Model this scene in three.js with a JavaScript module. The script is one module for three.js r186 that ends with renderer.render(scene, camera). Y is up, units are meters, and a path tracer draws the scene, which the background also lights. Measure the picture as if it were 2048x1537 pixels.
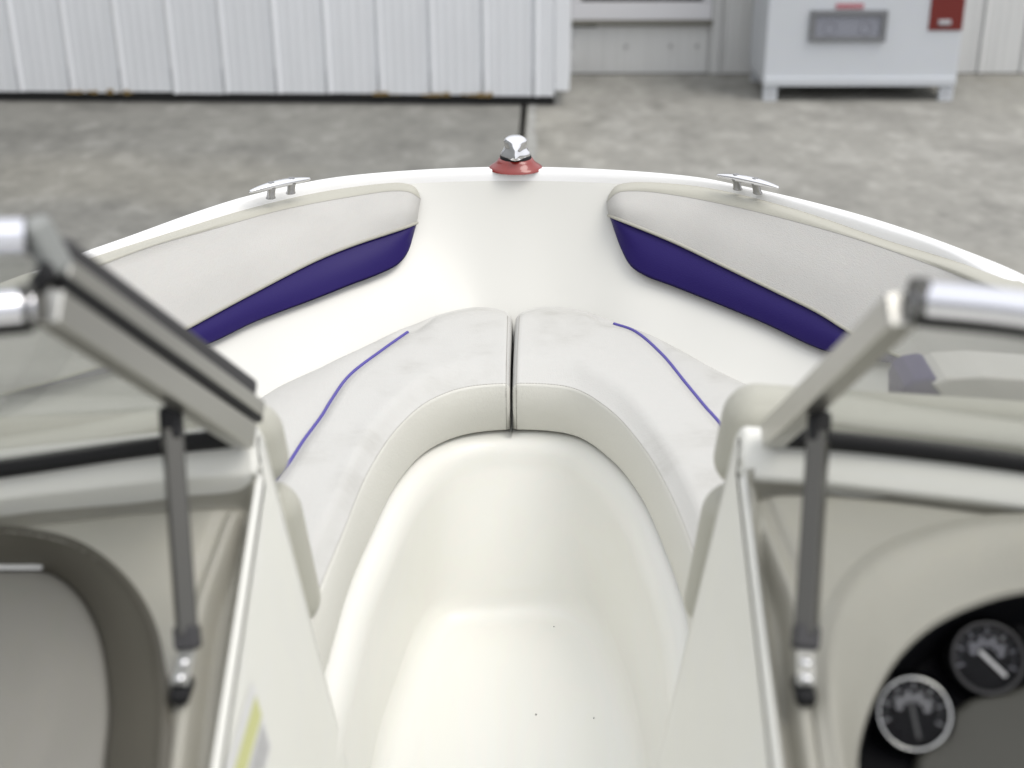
import * as THREE from 'three';
import { RoundedBoxGeometry } from 'three/addons/geometries/RoundedBoxGeometry.js';
import { mergeGeometries, mergeVertices } from 'three/addons/utils/BufferGeometryUtils.js';

// ------------------------------------------------------------------ camera, sky, sun, exposure
const scene = new THREE.Scene();
const F = 2834, CX = 1024, CY = 768.5;                       // focal length and centre in photo pixels
const camera = new THREE.PerspectiveCamera(2 * Math.atan(CY / F) * 180 / Math.PI, 4 / 3, 0.05, 400);
camera.rotation.order = 'YXZ';
camera.position.set(0.051, 2.1, 0);
camera.rotation.set(-25 * Math.PI / 180, 1.1 * Math.PI / 180, -0.006);
camera.focus = 3.0;
camera.userData.fStop = 2.1;
camera.updateMatrixWorld(true);
scene.add(camera);

const renderer = new THREE.WebGLRenderer({ antialias: true });
renderer.toneMapping = THREE.LinearToneMapping;
renderer.toneMappingExposure = 1.42;
renderer.shadowMap.enabled = true;
renderer.shadowMap.type = THREE.PCFSoftShadowMap;

const SUN = new THREE.Vector3(0.5, 1.0, 0.25).normalize();
{ // overcast sky: brighter towards the zenith and round the veiled sun
  const w = 256, h = 128, d = new Float32Array(w * h * 4);
  for (let j = 0; j < h; j++) for (let i = 0; i < w; i++) {
    const v = (j + .5) / h, u = (i + .5) / w;
    const el = (v - .5) * Math.PI, az = (u - .5) * 2 * Math.PI;
    const dir = new THREE.Vector3(Math.cos(el) * Math.cos(az), Math.sin(el), Math.cos(el) * Math.sin(az));
    const up = Math.max(0, dir.y), s = Math.max(0, dir.dot(SUN));
    const L = dir.y < 0 ? .28 : (.70 + .24 * up + .35 * Math.pow(s, 6));
    const k = (j * w + i) * 4;
    d[k] = L * .985; d[k + 1] = L; d[k + 2] = L * 1.05; d[k + 3] = 1;
  }
  const t = new THREE.DataTexture(d, w, h, THREE.RGBAFormat, THREE.FloatType);
  t.mapping = THREE.EquirectangularReflectionMapping; t.magFilter = t.minFilter = THREE.LinearFilter; t.needsUpdate = true;
  scene.background = t; scene.environment = t;
}
const sun = new THREE.DirectionalLight(0xfff8ee, 1.05);
sun.position.copy(SUN).multiplyScalar(30).add(new THREE.Vector3(0, 0, -4));
sun.target.position.set(0, 0, -4); scene.add(sun, sun.target);
sun.castShadow = true; sun.shadow.mapSize.set(2048, 2048); sun.shadow.radius = 60;
Object.assign(sun.shadow.camera, { left: -8, right: 8, top: 8, bottom: -8, near: 1, far: 60 });

// ------------------------------------------------------------------ helpers
const V = (x, y, z) => new THREE.Vector3(x, y, z);
const lerp = (a, b, t) => a + (b - a) * t, clamp = (x, a = 0, b = 1) => Math.min(b, Math.max(a, x));
const smooth = t => { t = clamp(t); return t * t * (3 - 2 * t); };
const CAM = camera.position.clone();
function ray(px, py) { return V((px - CX) / F, -(py - CY) / F, -1).applyQuaternion(camera.quaternion); }
// a measured point: the spot of the photograph at (px, py) on the level or upright plane axis = v
function W(px, py, axis, v) { const d = ray(px, py); return d.multiplyScalar((v - CAM[axis]) / d[axis]).add(CAM); }
function onPlane(px, py, n, p) { const d = ray(px, py); return d.multiplyScalar(p.clone().sub(CAM).dot(n) / d.dot(n)).add(CAM); }

let seed = 7; const rnd = () => (seed = (seed * 16807) % 2147483647) / 2147483647;
function hash(x, y, s) { let n = Math.imul(x | 0, 374761393) ^ Math.imul(y | 0, 668265263) ^ Math.imul(s | 0, 1274126177); n = Math.imul(n ^ (n >>> 13), 1274126177); return ((n ^ (n >>> 16)) >>> 0) / 4294967296; }
function vnoise(x, y, p, q, s) {                              // value noise that repeats every p, q cells
  const xi = Math.floor(x), yi = Math.floor(y), fx = x - xi, fy = y - yi, m = (a, b) => ((a % b) + b) % b;
  const u = fx * fx * (3 - 2 * fx), v = fy * fy * (3 - 2 * fy);
  const a = hash(m(xi, p), m(yi, q), s), b = hash(m(xi + 1, p), m(yi, q), s), c = hash(m(xi, p), m(yi + 1, q), s), d = hash(m(xi + 1, p), m(yi + 1, q), s);
  return lerp(lerp(a, b, u), lerp(c, d, u), v);
}
function fbm(u, v, p, q, oct, s) { let a = .5, t = 0, n = 0; for (let o = 0; o < oct; o++) { t += a * vnoise(u * p, v * q, p, q, s + o); n += a; a *= .5; p *= 2; q *= 2; } return t / n; }
function tex(n, fn, srgb, sx, sy) {                           // fn(u, v) -> grey or [r,g,b] in linear 0..1; sx, sy metres per tile
  const d = new Uint8Array(n * n * 4);
  for (let j = 0; j < n; j++) for (let i = 0; i < n; i++) {
    let c = fn((i + .5) / n, (j + .5) / n); if (typeof c === 'number') c = [c, c, c];
    for (let k = 0; k < 3; k++) d[(j * n + i) * 4 + k] = Math.round(255 * clamp(srgb ? Math.pow(clamp(c[k]), 1 / 2.2) : c[k]));
    d[(j * n + i) * 4 + 3] = 255;
  }
  const t = new THREE.DataTexture(d, n, n); t.wrapS = t.wrapT = THREE.RepeatWrapping; t.magFilter = THREE.LinearFilter; t.minFilter = THREE.LinearMipmapLinearFilter; t.generateMipmaps = true;
  if (srgb) t.colorSpace = THREE.SRGBColorSpace;
  t.repeat.set(1 / sx, 1 / sy); t.needsUpdate = true; return t;
}
const rgb = (r, g, b) => new THREE.Color().setRGB(r, g, b);
const mul = (c, k) => [c[0] * k, c[1] * k, c[2] * k];
const mix3 = (a, b, t) => [lerp(a[0], b[0], t), lerp(a[1], b[1], t), lerp(a[2], b[2], t)];

// ------------------------------------------------------------------ materials
const std = o => new THREE.MeshStandardMaterial({ side: THREE.DoubleSide, ...o });
const phys = o => new THREE.MeshPhysicalMaterial({ side: THREE.DoubleSide, ...o });
const footTex = tex(512, (u, v) => mul([.76, .758, .712], .97 + .04 * fbm(u, v, 4, 4, 5, 3)), true, .9, .9);
const gelTex = tex(512, (u, v) => mul([.72, .72, .672], .965 + .05 * fbm(u, v, 4, 4, 5, 3)), true, .9, .9);
const vinylBump = tex(512, (u, v) => fbm(u, v, 90, 90, 2, 11), false, .16, .16);
const vinylMap = tex(1024, (u, v) => {
  const a = fbm(u, v, 3, 3, 6, 21), b = fbm(u, v, 22, 60, 4, 31), c = fbm(u, v, 9, 9, 5, 41);
  const dirt = smooth((a * .5 + c * .5 - .44) * 3.2) * (.55 + .45 * smooth((b - .40) * 4)), fine = fbm(u, v, 40, 160, 3, 47);
  return mul(mix3([.515, .512, .488], [.415, .41, .38], dirt * .85), .985 + .03 * fine);
}, true, .62, .62);
const vinylBack = tex(512, (u, v) => mul([.455, .448, .425], .95 + .1 * fbm(u, v, 5, 5, 6, 51)), true, .5, .5);
const tanTex = tex(512, (u, v) => mul([.355, .345, .298], .93 + .14 * fbm(u, v, 3, 3, 6, 61)), true, .5, .5);
const M = {
  gel: phys({ map: gelTex, roughness: .42, clearcoat: .12, clearcoatRoughness: .3 }),  // same gelcoat as foot, darker: the difference in light is put into the colour
  foot: phys({ map: footTex, roughness: .42, clearcoat: .12, clearcoatRoughness: .3 }),
  gunwale: phys({ color: rgb(.83, .83, .82), roughness: .3, clearcoat: .4, clearcoatRoughness: .1 }),  // same gelcoat as deck, lighter: the brighter rim light is put into the colour
  deck: phys({ color: rgb(.635, .632, .592), roughness: .34, clearcoat: .12, clearcoatRoughness: .3 }),
  vinyl: phys({ map: vinylMap, bumpMap: vinylBump, bumpScale: .0004, roughness: .55 }),
  vinylFront: phys({ color: rgb(.64, .635, .585), bumpMap: vinylBump, bumpScale: .0004, roughness: .55 }),  // lighter copy of the seat vinyl, painting in light the cushion fronts lack
  vinylBack: phys({ map: vinylBack, bumpMap: vinylBump, bumpScale: .0005, roughness: .5 }),
  beige: phys({ color: rgb(.41, .402, .345), bumpMap: vinylBump, bumpScale: .0004, roughness: .5 }),
  pad: phys({ color: rgb(.475, .47, .405), bumpMap: vinylBump, bumpScale: .0004, roughness: .5 }),
  purple: phys({ specularIntensity: .32, color: rgb(.0165, .009, .094), bumpMap: vinylBump, bumpScale: .0003, roughness: .45 }),
  purpleCord: phys({ color: rgb(.075, .06, .30), roughness: .4 }),
  thread: std({ color: rgb(.36, .35, .32), roughness: .9 }),
  tan: phys({ map: tanTex, bumpMap: vinylBump, bumpScale: .0004, roughness: .42 }),
  lid: phys({ map: tex(512, (u, v) => mul([.215, .208, .185], .9 + .2 * fbm(u, v, 4, 4, 6, 71)), true, .4, .4), bumpMap: vinylBump, bumpScale: .0003, roughness: .5 }),
  column: phys({ color: rgb(.04, .039, .032), bumpMap: vinylBump, bumpScale: .0003, roughness: .5 }),
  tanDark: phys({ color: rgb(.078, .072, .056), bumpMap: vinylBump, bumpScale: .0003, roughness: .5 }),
  chrome: std({ color: rgb(.82, .82, .83), metalness: 1, roughness: .03 }),
  ring: std({ color: rgb(.5, .5, .49), metalness: 1, roughness: .16 }),
  castChrome: std({ color: rgb(.42, .42, .425), metalness: 1, roughness: .24 }),
  alu: std({ color: rgb(.47, .466, .435), metalness: .95, roughness: .34 }),
  rail: std({ color: rgb(.74, .745, .785), metalness: 1, roughness: .22 }),
  rubber: phys({ color: rgb(.010, .010, .011), roughness: .5, specularIntensity: .5 }),
  rubberGrey: std({ color: rgb(.035, .034, .036), roughness: .55 }),
  rod: std({ color: rgb(.095, .093, .085), metalness: .9, roughness: .28 }),
  glass: phys({ color: rgb(.80, .81, .79), transmission: .74, thickness: 0, roughness: .0, ior: 1.5 }),
  lens: phys({ color: rgb(1, 1, 1), transmission: 1, thickness: 0, roughness: .03, ior: 1.12 }),
  black: phys({ color: rgb(.005, .005, .006), roughness: .5, specularIntensity: .16 }),
  grey: std({ color: rgb(.45, .45, .46), roughness: .5 }),
  red: phys({ color: rgb(.22, .017, .011), roughness: .3, clearcoat: .6 }),
};

// ------------------------------------------------------------------ geometry helpers
function grid(nu, nv, fn, su = 1, sv = 1) {                   // fn(i, j) -> Vector3 ; smooth sheet
  const p = [], uv = [], ix = [];
  for (let j = 0; j <= nv; j++) for (let i = 0; i <= nu; i++) { const q = fn(i, j); p.push(q.x, q.y, q.z); uv.push(i / nu * su, j / nv * sv); }
  const w = nu + 1;
  for (let j = 0; j < nv; j++) for (let i = 0; i < nu; i++) { const a = j * w + i; ix.push(a, a + 1, a + w, a + 1, a + w + 1, a + w); }
  const g = new THREE.BufferGeometry();
  g.setAttribute('position', new THREE.Float32BufferAttribute(p, 3)); g.setAttribute('uv', new THREE.Float32BufferAttribute(uv, 2));
  g.setIndex(ix); g.computeVertexNormals(); return g;
}
const weld = g => { g.deleteAttribute('uv'); g.deleteAttribute('normal'); g = mergeVertices(g, 1e-5); g.computeVertexNormals(); return g; };
const planeUV = (g, a, b) => { const P = g.attributes.position, U = g.attributes.uv; for (let i = 0; i < P.count; i++) U.setXY(i, P['get' + a](i), P['get' + b](i)); return g; };
function mesh(name, geo, mat, parent) {
  const m = new THREE.Mesh(geo, mat); m.name = name; m.castShadow = m.receiveShadow = true; if (parent) parent.add(m); return m;
}
function group(name, parent) { const g = new THREE.Group(); g.name = name; parent.add(g); return g; }
function tag(o, label, category, grp) { Object.assign(o.userData, { label, category }); if (grp) o.userData.group = grp; return o; }
function struct(o) { o.userData.kind = 'structure'; return o; }
function curve3(pts) { return new THREE.CatmullRomCurve3(pts, false, 'centripetal'); }
function tube(pts, r, n = 60, k = 8) { return new THREE.TubeGeometry(curve3(pts), n, r, k, false); }
function beam(a, b, w, h, up = V(0, 1, 0), r = .003) {         // rounded bar from a to b
  const L = a.distanceTo(b), g = new RoundedBoxGeometry(w, h, L, 2, Math.min(r, w / 2.01, h / 2.01));
  const z = b.clone().sub(a).normalize(), x = up.clone().cross(z).normalize(), y = z.clone().cross(x);
  return g.applyMatrix4(new THREE.Matrix4().makeBasis(x, y, z).setPosition(a.clone().add(b).multiplyScalar(.5)));
}
const box = (w, h, d, x, y, z, r = .004) => new RoundedBoxGeometry(w, h, d, 2, Math.min(r, w / 2.01, h / 2.01, d / 2.01)).translate(x, y, z);
function stitches(pts, r) {                                   // a run of thread stitches along a seam
  const c = curve3(pts), n = Math.floor(c.getLength() / .0062), out = [];
  for (let i = 0; i < n; i++) { const a = c.getPointAt((i + .1) / n), b = c.getPointAt((i + .82) / n); out.push(new THREE.TubeGeometry(new THREE.LineCurve3(a, b), 1, r, 4, false)); }
  return mergeGeometries(out);
}
function densify(pts, n = 500) { return curve3(pts.map(p => V(p[0], 0, p[1]))).getPoints(n).map(p => [p.x, p.z]); }
function offset(poly, d) {                                    // outward (away from the footwell) by d
  return poly.map((p, i) => {
    const a = poly[Math.max(0, i - 2)], b = poly[Math.min(poly.length - 1, i + 2)];
    const tx = b[0] - a[0], tz = b[1] - a[1], l = Math.hypot(tx, tz);
    return [p[0] + tz / l * d, p[1] - tx / l * d];
  });
}
const ZC = -1.45;                                             // plan curves are read round this point of the centreline
function polar(poly) {
  const s = poly.map(p => [Math.atan2(p[0], ZC - p[1]), Math.hypot(p[0], p[1] - ZC)]).sort((a, b) => a[0] - b[0]);
  return th => {
    let lo = 0, hi = s.length - 1;
    if (th <= s[0][0]) return s[0][1]; if (th >= s[hi][0]) return s[hi][1];
    while (hi - lo > 1) { const m = (lo + hi) >> 1; if (s[m][0] <= th) lo = m; else hi = m; }
    return lerp(s[lo][1], s[hi][1], (th - s[lo][0]) / (s[hi][0] - s[lo][0] + 1e-9));
  };
}
const at = (th, r, y) => V(Math.sin(th) * r, y, ZC - Math.cos(th) * r);
const wpts = (list, y) => list.map(([a, b]) => { const p = W(a, b, 'y', y); return [p.x, p.z]; });

// ------------------------------------------------------------------ plan curves of the boat, measured
const YG = 1.17, YS = .9, YF = .45;
const cGun = densify([[-1.12, -.9], [-1.11, -1.4], [-1.07, -1.85], [-1.01, -2.18], ...wpts([[0, 570], [150, 510], [240, 478], [400, 420], [500, 390], [660, 356], [830, 340], [1031, 333], [1240, 340], [1400, 355], [1480, 371], [1620, 402], [1760, 440], [1900, 488], [2048, 546]], YG), [1.02, -2.25], [1.08, -1.85], [1.11, -1.4], [1.12, -.9]]);
const cLip = densify([[-1.04, -.9], [-1.03, -1.4], [-.99, -1.85], [-.93, -2.25], ...wpts([[140, 545], [300, 488], [400, 452], [500, 418], [640, 384], [780, 368], [900, 361], [1031, 359], [1150, 361], [1300, 369], [1400, 379], [1500, 399], [1600, 425], [1750, 470], [1900, 525]], 1.15), [.94, -2.25], [.99, -1.85], [1.03, -1.4], [1.04, -.9]]);
const cSeat = densify([[-.8, -.9], [-.8, -1.5], [-.76, -1.95], [-.68, -2.25], ...wpts([[455, 800], [510, 772], [560, 745], [700, 693], [800, 655], [890, 625], [950, 613], [1031, 611], [1110, 612], [1180, 624], [1260, 652], [1350, 682], [1460, 730], [1580, 782]], YS), [.68, -2.3], [.76, -1.95], [.8, -1.5], [.8, -.9]]);
const cFt = densify([[-.3, -.9], [-.297, -1.5], ...wpts([[630, 1210], [690, 1060], [740, 940], [800, 852], [860, 802], [930, 776], [1031, 768], [1140, 776], [1215, 818], [1285, 895], [1340, 990], [1390, 1120], [1405, 1185]], YS), [.31, -1.5], [.31, -.9]]);
const cFb = densify([[-.285, -.9], [-.28, -1.5], ...wpts([[660, 1320], [700, 1180], [742, 1080], [800, 966], [860, 905], [930, 876], [1031, 866], [1145, 877], [1220, 925], [1280, 1000], [1330, 1110], [1370, 1230], [1382, 1310]], .78), [.295, -1.5], [.295, -.9]]);
const cFl = densify([[-.215, -.9], [-.213, -1.5], ...wpts([[765, 1537], [800, 1420], [845, 1300], [890, 1245], [1000, 1228], [1130, 1229], [1180, 1262], [1225, 1350], [1268, 1500]], YF), [.225, -1.5], [.225, -.9]]);
const rGun = polar(cGun), rLip = polar(cLip), rSeat = polar(cSeat), rFt = polar(cFt), rFb = polar(cFb), rFl = polar(cFl);
const wallR = (th, y) => { const t = clamp((1.15 - y) / .27, 0, 1.2); return lerp(rLip(th), rSeat(th) - .006, lerp(t, t * t, .35)); };
const xPass = y => .198 + (y - .45) * .1525;                  // inner faces of the two consoles
const TH = 118 * Math.PI / 180;

// ------------------------------------------------------------------ ground, walls, cabinet
const concrete = (s, base) => tex(1024, (u, v) => {
  const a = fbm(u, v, 5, 5, 7, s), b = fbm(u, v, 14, 14, 5, s + 9), c = fbm(u, v, 120, 120, 2, s + 17), d = fbm(u, v, 3, 3, 4, s + 29);
  const e = fbm(u + .13 * a, v, 34, 22, 4, s + 41);
  const f2 = fbm(u, v, 60, 40, 3, s + 57);
  let k = .85 + .20 * a + .16 * (b - .5) + .16 * (e - .5) + .26 * (f2 - .5) + .22 * (c - .5);
  const stain = smooth((.40 - b * .5 - e * .5 + .08) * 7) * .11, pale = smooth((e * .5 + f2 * .5 - .56) * 8) * .03;
  return mix3(mul(base, k * (1 - stain)).map(q => q + pale), mul([.31, .285, .215], k), smooth((d - .6) * 5) * .16);
}, true, 5.2, 5.2);
{
  struct(mesh('ground', new THREE.CircleGeometry(200, 64).rotateX(-Math.PI / 2).translate(0, -.12, 0), std({ color: rgb(.16, .155, .14), roughness: .95 }), scene));
  const A = W(1050, 195, 'y', 0), B = W(1043, 275, 'y', 0), dir = B.clone().sub(A).normalize();
  const jx = z => A.x + (z - A.z) * dir.x / dir.z;            // the open joint between the two slabs
  const slab = (name, x0, x1, mat, wob) => {
    const n = 160, za = -14, zb = 10;
    const side = (k, z) => k === null ? jx(z) + wob * (.0175 + .010 * (fbm(z / 24 + 1, .3, 60, 3, 4, 5) - .5)) : k;
    const top = grid(n, 1, (i, j) => { const z = lerp(za, zb, i / n); return V(side(j ? x1 : x0, z), 0, z); });
    const edge = grid(n, 1, (i, j) => { const z = lerp(za, zb, i / n); return V(side(null, z), j ? 0 : -.1, z); });
    planeUV(top, 'X', 'Z'); planeUV(edge, 'Z', 'Y');
    return struct(mesh(name, mergeGeometries([top, edge]), mat, scene));
  };
  const cm = (s, base) => { const t = concrete(s, base); return std({ map: t, bumpMap: t, bumpScale: .004, roughness: .92 }); };
  const pale = grid(120, 3, (i, j) => { const z = lerp(-8.9, -3, i / 120), w = .055 + .04 * (fbm(i / 120, .5, 14, 2, 4, 33) - .5); return V(jx(z) + .03 + w * j / 3 + (j ? .012 * (fbm(i / 120, .2, 40, 2, 3, 35) - .5) : 0), .004, z); });
  struct(mesh('mortar_strip', planeUV(pale, 'X', 'Z'), std({ map: concrete(307, [.32, .32, .30]), roughness: .92 }), scene));
  slab('pavement', -14, null, cm(101, [.207, .205, .186]), -1);
  slab('pavement', null, 14, cm(207, [.270, .265, .240]), 1).name = 'pavement_001';
}
// cladding sheet: upright ribs, each sheet laps its neighbour with a folded edge
const clad = (s, base) => std({
  map: tex(256, (u, v) => { const a = fbm(u, v, 40, 2, 3, s), b = fbm(u, v, 6, 6, 5, s + 5); return mul(base, .93 + .09 * a + .06 * (b - .5)); }, true, .9, 1.7), roughness: .45, metalness: .0,
});
const cladA = [0, 1, 2].map(i => clad(300 + 20 * i, [.77 + .012 * i, .79 + .012 * i, .815 + .012 * i]));
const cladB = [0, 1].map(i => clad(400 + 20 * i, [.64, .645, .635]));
const rust = std({ color: rgb(.26, .18, .07), roughness: .95 });
function cladSheet(w, h, ribs, lap) {                         // in x 0..w, y 0..h, facing +z
  const xs = [[0, -lap], [.007, -lap], [.010, lap * .9], [.022, lap * .9], [.034, .002]];
  for (let i = 0; i < ribs; i++) { const a = .036 + (w - .045) * i / ribs, d = (w - .045) / ribs; xs.push([a + d * .1, 0], [a + d * .35, .0016], [a + d * .65, .0016], [a + d * .9, 0]); }
  xs.push([w, -.004]);
  const g = grid(xs.length - 1, 1, (i, j) => V(xs[i][0], j * h, xs[i][1])).toNonIndexed(); g.computeVertexNormals(); return planeUV(g, 'X', 'Y');
}
{
  const wall = tag(group('metal_wall', scene), 'pale grey ribbed metal wall hanging just above the ground, left behind the bow', 'wall');
  const b0 = W(0, 183, 'y', .065), b1 = W(1108, 193, 'y', .06);
  wall.position.copy(b0); const dx = b1.clone().sub(b0); wall.rotation.y = -Math.atan2(dx.z, dx.x);
  const L = dx.length();
  const seams = [-794, -690, -586, -482, -378, -274, -170, -66, 37, 140, 242, 345, 448, 552, 653, 757, 860, 965, 1066].map(px => {
    const r = ray(px, 183), n = V(dx.z, 0, -dx.x).normalize(); const p = r.multiplyScalar(b0.clone().sub(CAM).dot(n) / r.dot(n)).add(CAM); return p.sub(b0).dot(dx.clone().normalize());
  });
  seams.push(L);
  for (let i = 0; i < seams.length - 1; i++) {
    const m = mesh('cladding_panel', cladSheet(seams[i + 1] - seams[i] - .001, 3.2, 5, .016), cladA[(i * 2 + (i >> 1)) % 3], wall); m.position.set(seams[i], (hash(i, 3, 1) - .5) * .012, 0);
  }
  mesh('corner_trim', box(.09, 3.2, .1, L + .046, 1.63, -.045, .004), cladA[2], wall);
  mesh('gap_shade_board', box(L - seams[0], .2, .03, (L + seams[0]) / 2, .04, -.035), std({ color: rgb(.02, .02, .02), roughness: .9 }), wall);  // added black board that paints the shade under the hanging sheets
  mesh('side_return', box(.02, 3.2, 1.0, L + .08, 1.63, -.6, .002), cladA[0], wall);
  // rust eaten into the lower hem
  const bits = [];
  for (let k = 0; k < 260; k++) {
    const sx = rnd() < .62 ? seams[Math.floor(rnd() * seams.length)] + .01 + (rnd() - .3) * .08 : seams[0] + rnd() * (L - seams[0]);
    if (hash(Math.floor(sx * 2.3), 8, 2) < .38) continue;
    const w = .006 + rnd() * .034, h = .003 + rnd() * rnd() * .018;
    const pts = []; for (let a = 0; a < 7; a++) { const t = a / 7 * 6.283; pts.push(new THREE.Vector2(Math.cos(t) * w * (.5 + rnd() * .5), Math.sin(t) * h * (.5 + rnd() * .6) + h * .3)); }
    bits.push(new THREE.ShapeGeometry(new THREE.Shape(pts)).translate(sx, .004, .0185 + .0001 * k));
  }
  const rb = mesh('rust_patches', mergeGeometries(bits), rust, wall); rb.userData.kind = 'stuff';
}
{
  const Z = -9.35;
  const wall = tag(group('recessed_wall', scene), 'shaded ribbed wall set back behind the white cabinet, with a low window', 'wall');
  wall.position.set(0, 0, Z);
  const xs = i => W(i, 90, 'z', Z).x;
  const wx0 = xs(1143), wx1 = xs(1419), sillY = W(1300, 38, 'z', Z).y, botY = W(1300, 48, 'z', Z).y;
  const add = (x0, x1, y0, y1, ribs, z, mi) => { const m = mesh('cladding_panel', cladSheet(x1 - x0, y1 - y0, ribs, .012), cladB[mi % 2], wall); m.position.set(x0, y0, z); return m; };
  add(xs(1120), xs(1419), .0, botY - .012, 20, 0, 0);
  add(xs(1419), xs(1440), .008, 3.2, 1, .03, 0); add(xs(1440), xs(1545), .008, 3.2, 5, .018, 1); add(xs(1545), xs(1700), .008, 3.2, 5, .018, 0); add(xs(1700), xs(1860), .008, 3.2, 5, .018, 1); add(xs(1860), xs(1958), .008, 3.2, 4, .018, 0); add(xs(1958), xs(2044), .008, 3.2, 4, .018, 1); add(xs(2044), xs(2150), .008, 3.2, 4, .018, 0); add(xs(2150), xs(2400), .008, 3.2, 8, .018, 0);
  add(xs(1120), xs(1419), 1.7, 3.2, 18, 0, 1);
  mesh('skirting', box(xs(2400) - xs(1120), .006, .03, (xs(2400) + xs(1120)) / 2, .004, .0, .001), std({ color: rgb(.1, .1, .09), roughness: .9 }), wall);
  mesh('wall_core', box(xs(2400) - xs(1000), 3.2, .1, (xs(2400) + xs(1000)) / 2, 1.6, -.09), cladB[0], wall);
  const win = group('window', wall), fr = std({ color: rgb(.66, .66, .68), roughness: .35 });
  const cx = (wx0 + wx1) / 2, ww = wx1 - wx0;
  const y2 = W(1300, 3, 'z', Z).y;
  mesh('bottom_rail', box(ww, y2 - sillY, .07, cx, (y2 + sillY) / 2, .0), fr, win);
  mesh('side_rail', box(.06, 1.1, .066, wx0 + .03, y2 + .553, 0), fr, win); mesh('side_rail', box(.05, 1.1, .066, wx1 - .025, y2 + .553, 0), fr, win);
  mesh('pane', box(ww - .115, 1.1, .012, cx, y2 + .552, 0, .002), std({ color: rgb(.012, .016, .015), roughness: .08 }), win);
  mesh('sill', box(ww + .02, sillY - botY - .002, .09, cx, (sillY + botY) / 2, .005, .004), std({ color: rgb(.17, .165, .14), roughness: .8 }), win);
  mesh('gap_strip', box(.16, .014, .04, wx0 + .08, botY - .006, .01, .003), M.black, win);
  const rv = []; for (const px of [1143, 1252, 1341, 1394]) { const p = W(px, 92, 'z', Z); rv.push(new THREE.CylinderGeometry(.012, .012, .012, 10).rotateX(Math.PI / 2).translate(p.x, p.y, .006)); }
  rv.forEach(g => mesh('rivet', g, std({ color: rgb(.36, .36, .355), roughness: .7 }), wall));
}
{
  const Z = -8.6, g0 = W(1530, 205, 'y', 0), yb = W(1528, 174, 'z', Z).y;
  const x0 = W(1531, 100, 'z', Z).x, x1 = W(1921, 100, 'z', Z).x, w = x1 - x0, xr = W(1858, 30, 'z', Z).x;
  const c = tag(group('metal_cabinet', scene), 'white metal cabinet on short legs with a grey inset panel and dark red edge strip', 'cabinet');
  c.position.set((x0 + x1) / 2, 0, Z);
  const X = px => px - c.position.x, white = std({ map: tex(256, (u, v) => mul([.575, .60, .63], .95 + .1 * fbm(u, v, 3, 3, 5, 77)), true, 1.2, 1.2), roughness: .4 });
  const wd = X(xr) + w / 2;
  mesh('body', box(w, 1.5, .62, 0, yb + .75, -.312, .012), white, c);
  const yr = W(1890, 54, 'z', Z).y; mesh('red_strip', box(w - wd - .012, 1.52 + yb - yr, .02, X(xr) + (w - wd) / 2, (yr + 1.48 + yb) / 2, -.004, .004), std({ color: rgb(.15, .012, .008), roughness: .45 }), c);
  mesh('base_rail', box(w - .01, .05, .02, 0, yb + .032, .004, .004), white, c);
  for (const [sx, sz] of [[0, 0], [1, 0], [0, 1], [1, 1]]) {
    const lg = mesh('leg', box(.085, yb + .01, .05, -w / 2 + .05 + sx * (w - .1), yb / 2 - .003, -.03 - sz * .53, .006), white, c);
    mesh('bolt', new THREE.CylinderGeometry(.01, .01, .008, 10).rotateX(Math.PI / 2).translate(-w / 2 + .05 + sx * (w - .1), yb / 2, -.003 - sz * .53), M.grey, lg);
  }
  const a = W(1622, 20, 'z', Z), b = W(1770, 82, 'z', Z), pw = b.x - a.x, ph = a.y - b.y, px = X((a.x + b.x) / 2), py = (a.y + b.y) / 2;
  const d = group('inset_panel', c);
  const fr = std({ color: rgb(.17, .175, .185), roughness: .5 });
  mesh('frame', mergeGeometries([box(pw, .032, .03, px, py + ph / 2 - .016, .008), box(pw, .032, .03, px, py - ph / 2 + .016, .008), box(.036, ph - .064, .028, px - pw / 2 + .018, py, .008), box(.036, ph - .064, .028, px + pw / 2 - .018, py, .008)]), fr, d);
  mesh('screen', box(pw - .07, ph - .062, .012, px, py, .003, .002), std({ color: rgb(.25, .26, .30), roughness: .35 }), d);
  for (const s of [-1, 1]) mesh('dial', new THREE.TorusGeometry(.036, .005, 8, 24).translate(px + s * .105, py - .012, .009), std({ color: rgb(.23, .235, .27), roughness: .5 }), d);
  const l = W(1700, 12, 'z', Z);
  mesh('warning_strip', box(.165, .03, .004, X(l.x), l.y, .003, .001), std({ color: rgb(.42, .16, .18), roughness: .6 }), c);
  mesh('handle', box(.075, .03, .012, X(W(1889, 44, 'z', Z).x), W(1889, 44, 'z', Z).y, .012, .005), std({ color: rgb(.42, .42, .44), roughness: .4 }), c);
}

{ // shed mirrored in the chrome; unseen block added to keep sky off port side
  struct(mesh('shed', box(10, 4.2, 5, -8.5, 2.1, 10.2, .02), std({ color: rgb(.05, .05, .05), roughness: .8 }), scene));
  struct(mesh('added_building', box(3, 4.4, 15, -6.6, 2.2, -1.2, .02), std({ color: rgb(.3, .31, .31), roughness: .7 }), scene));
}
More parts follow.
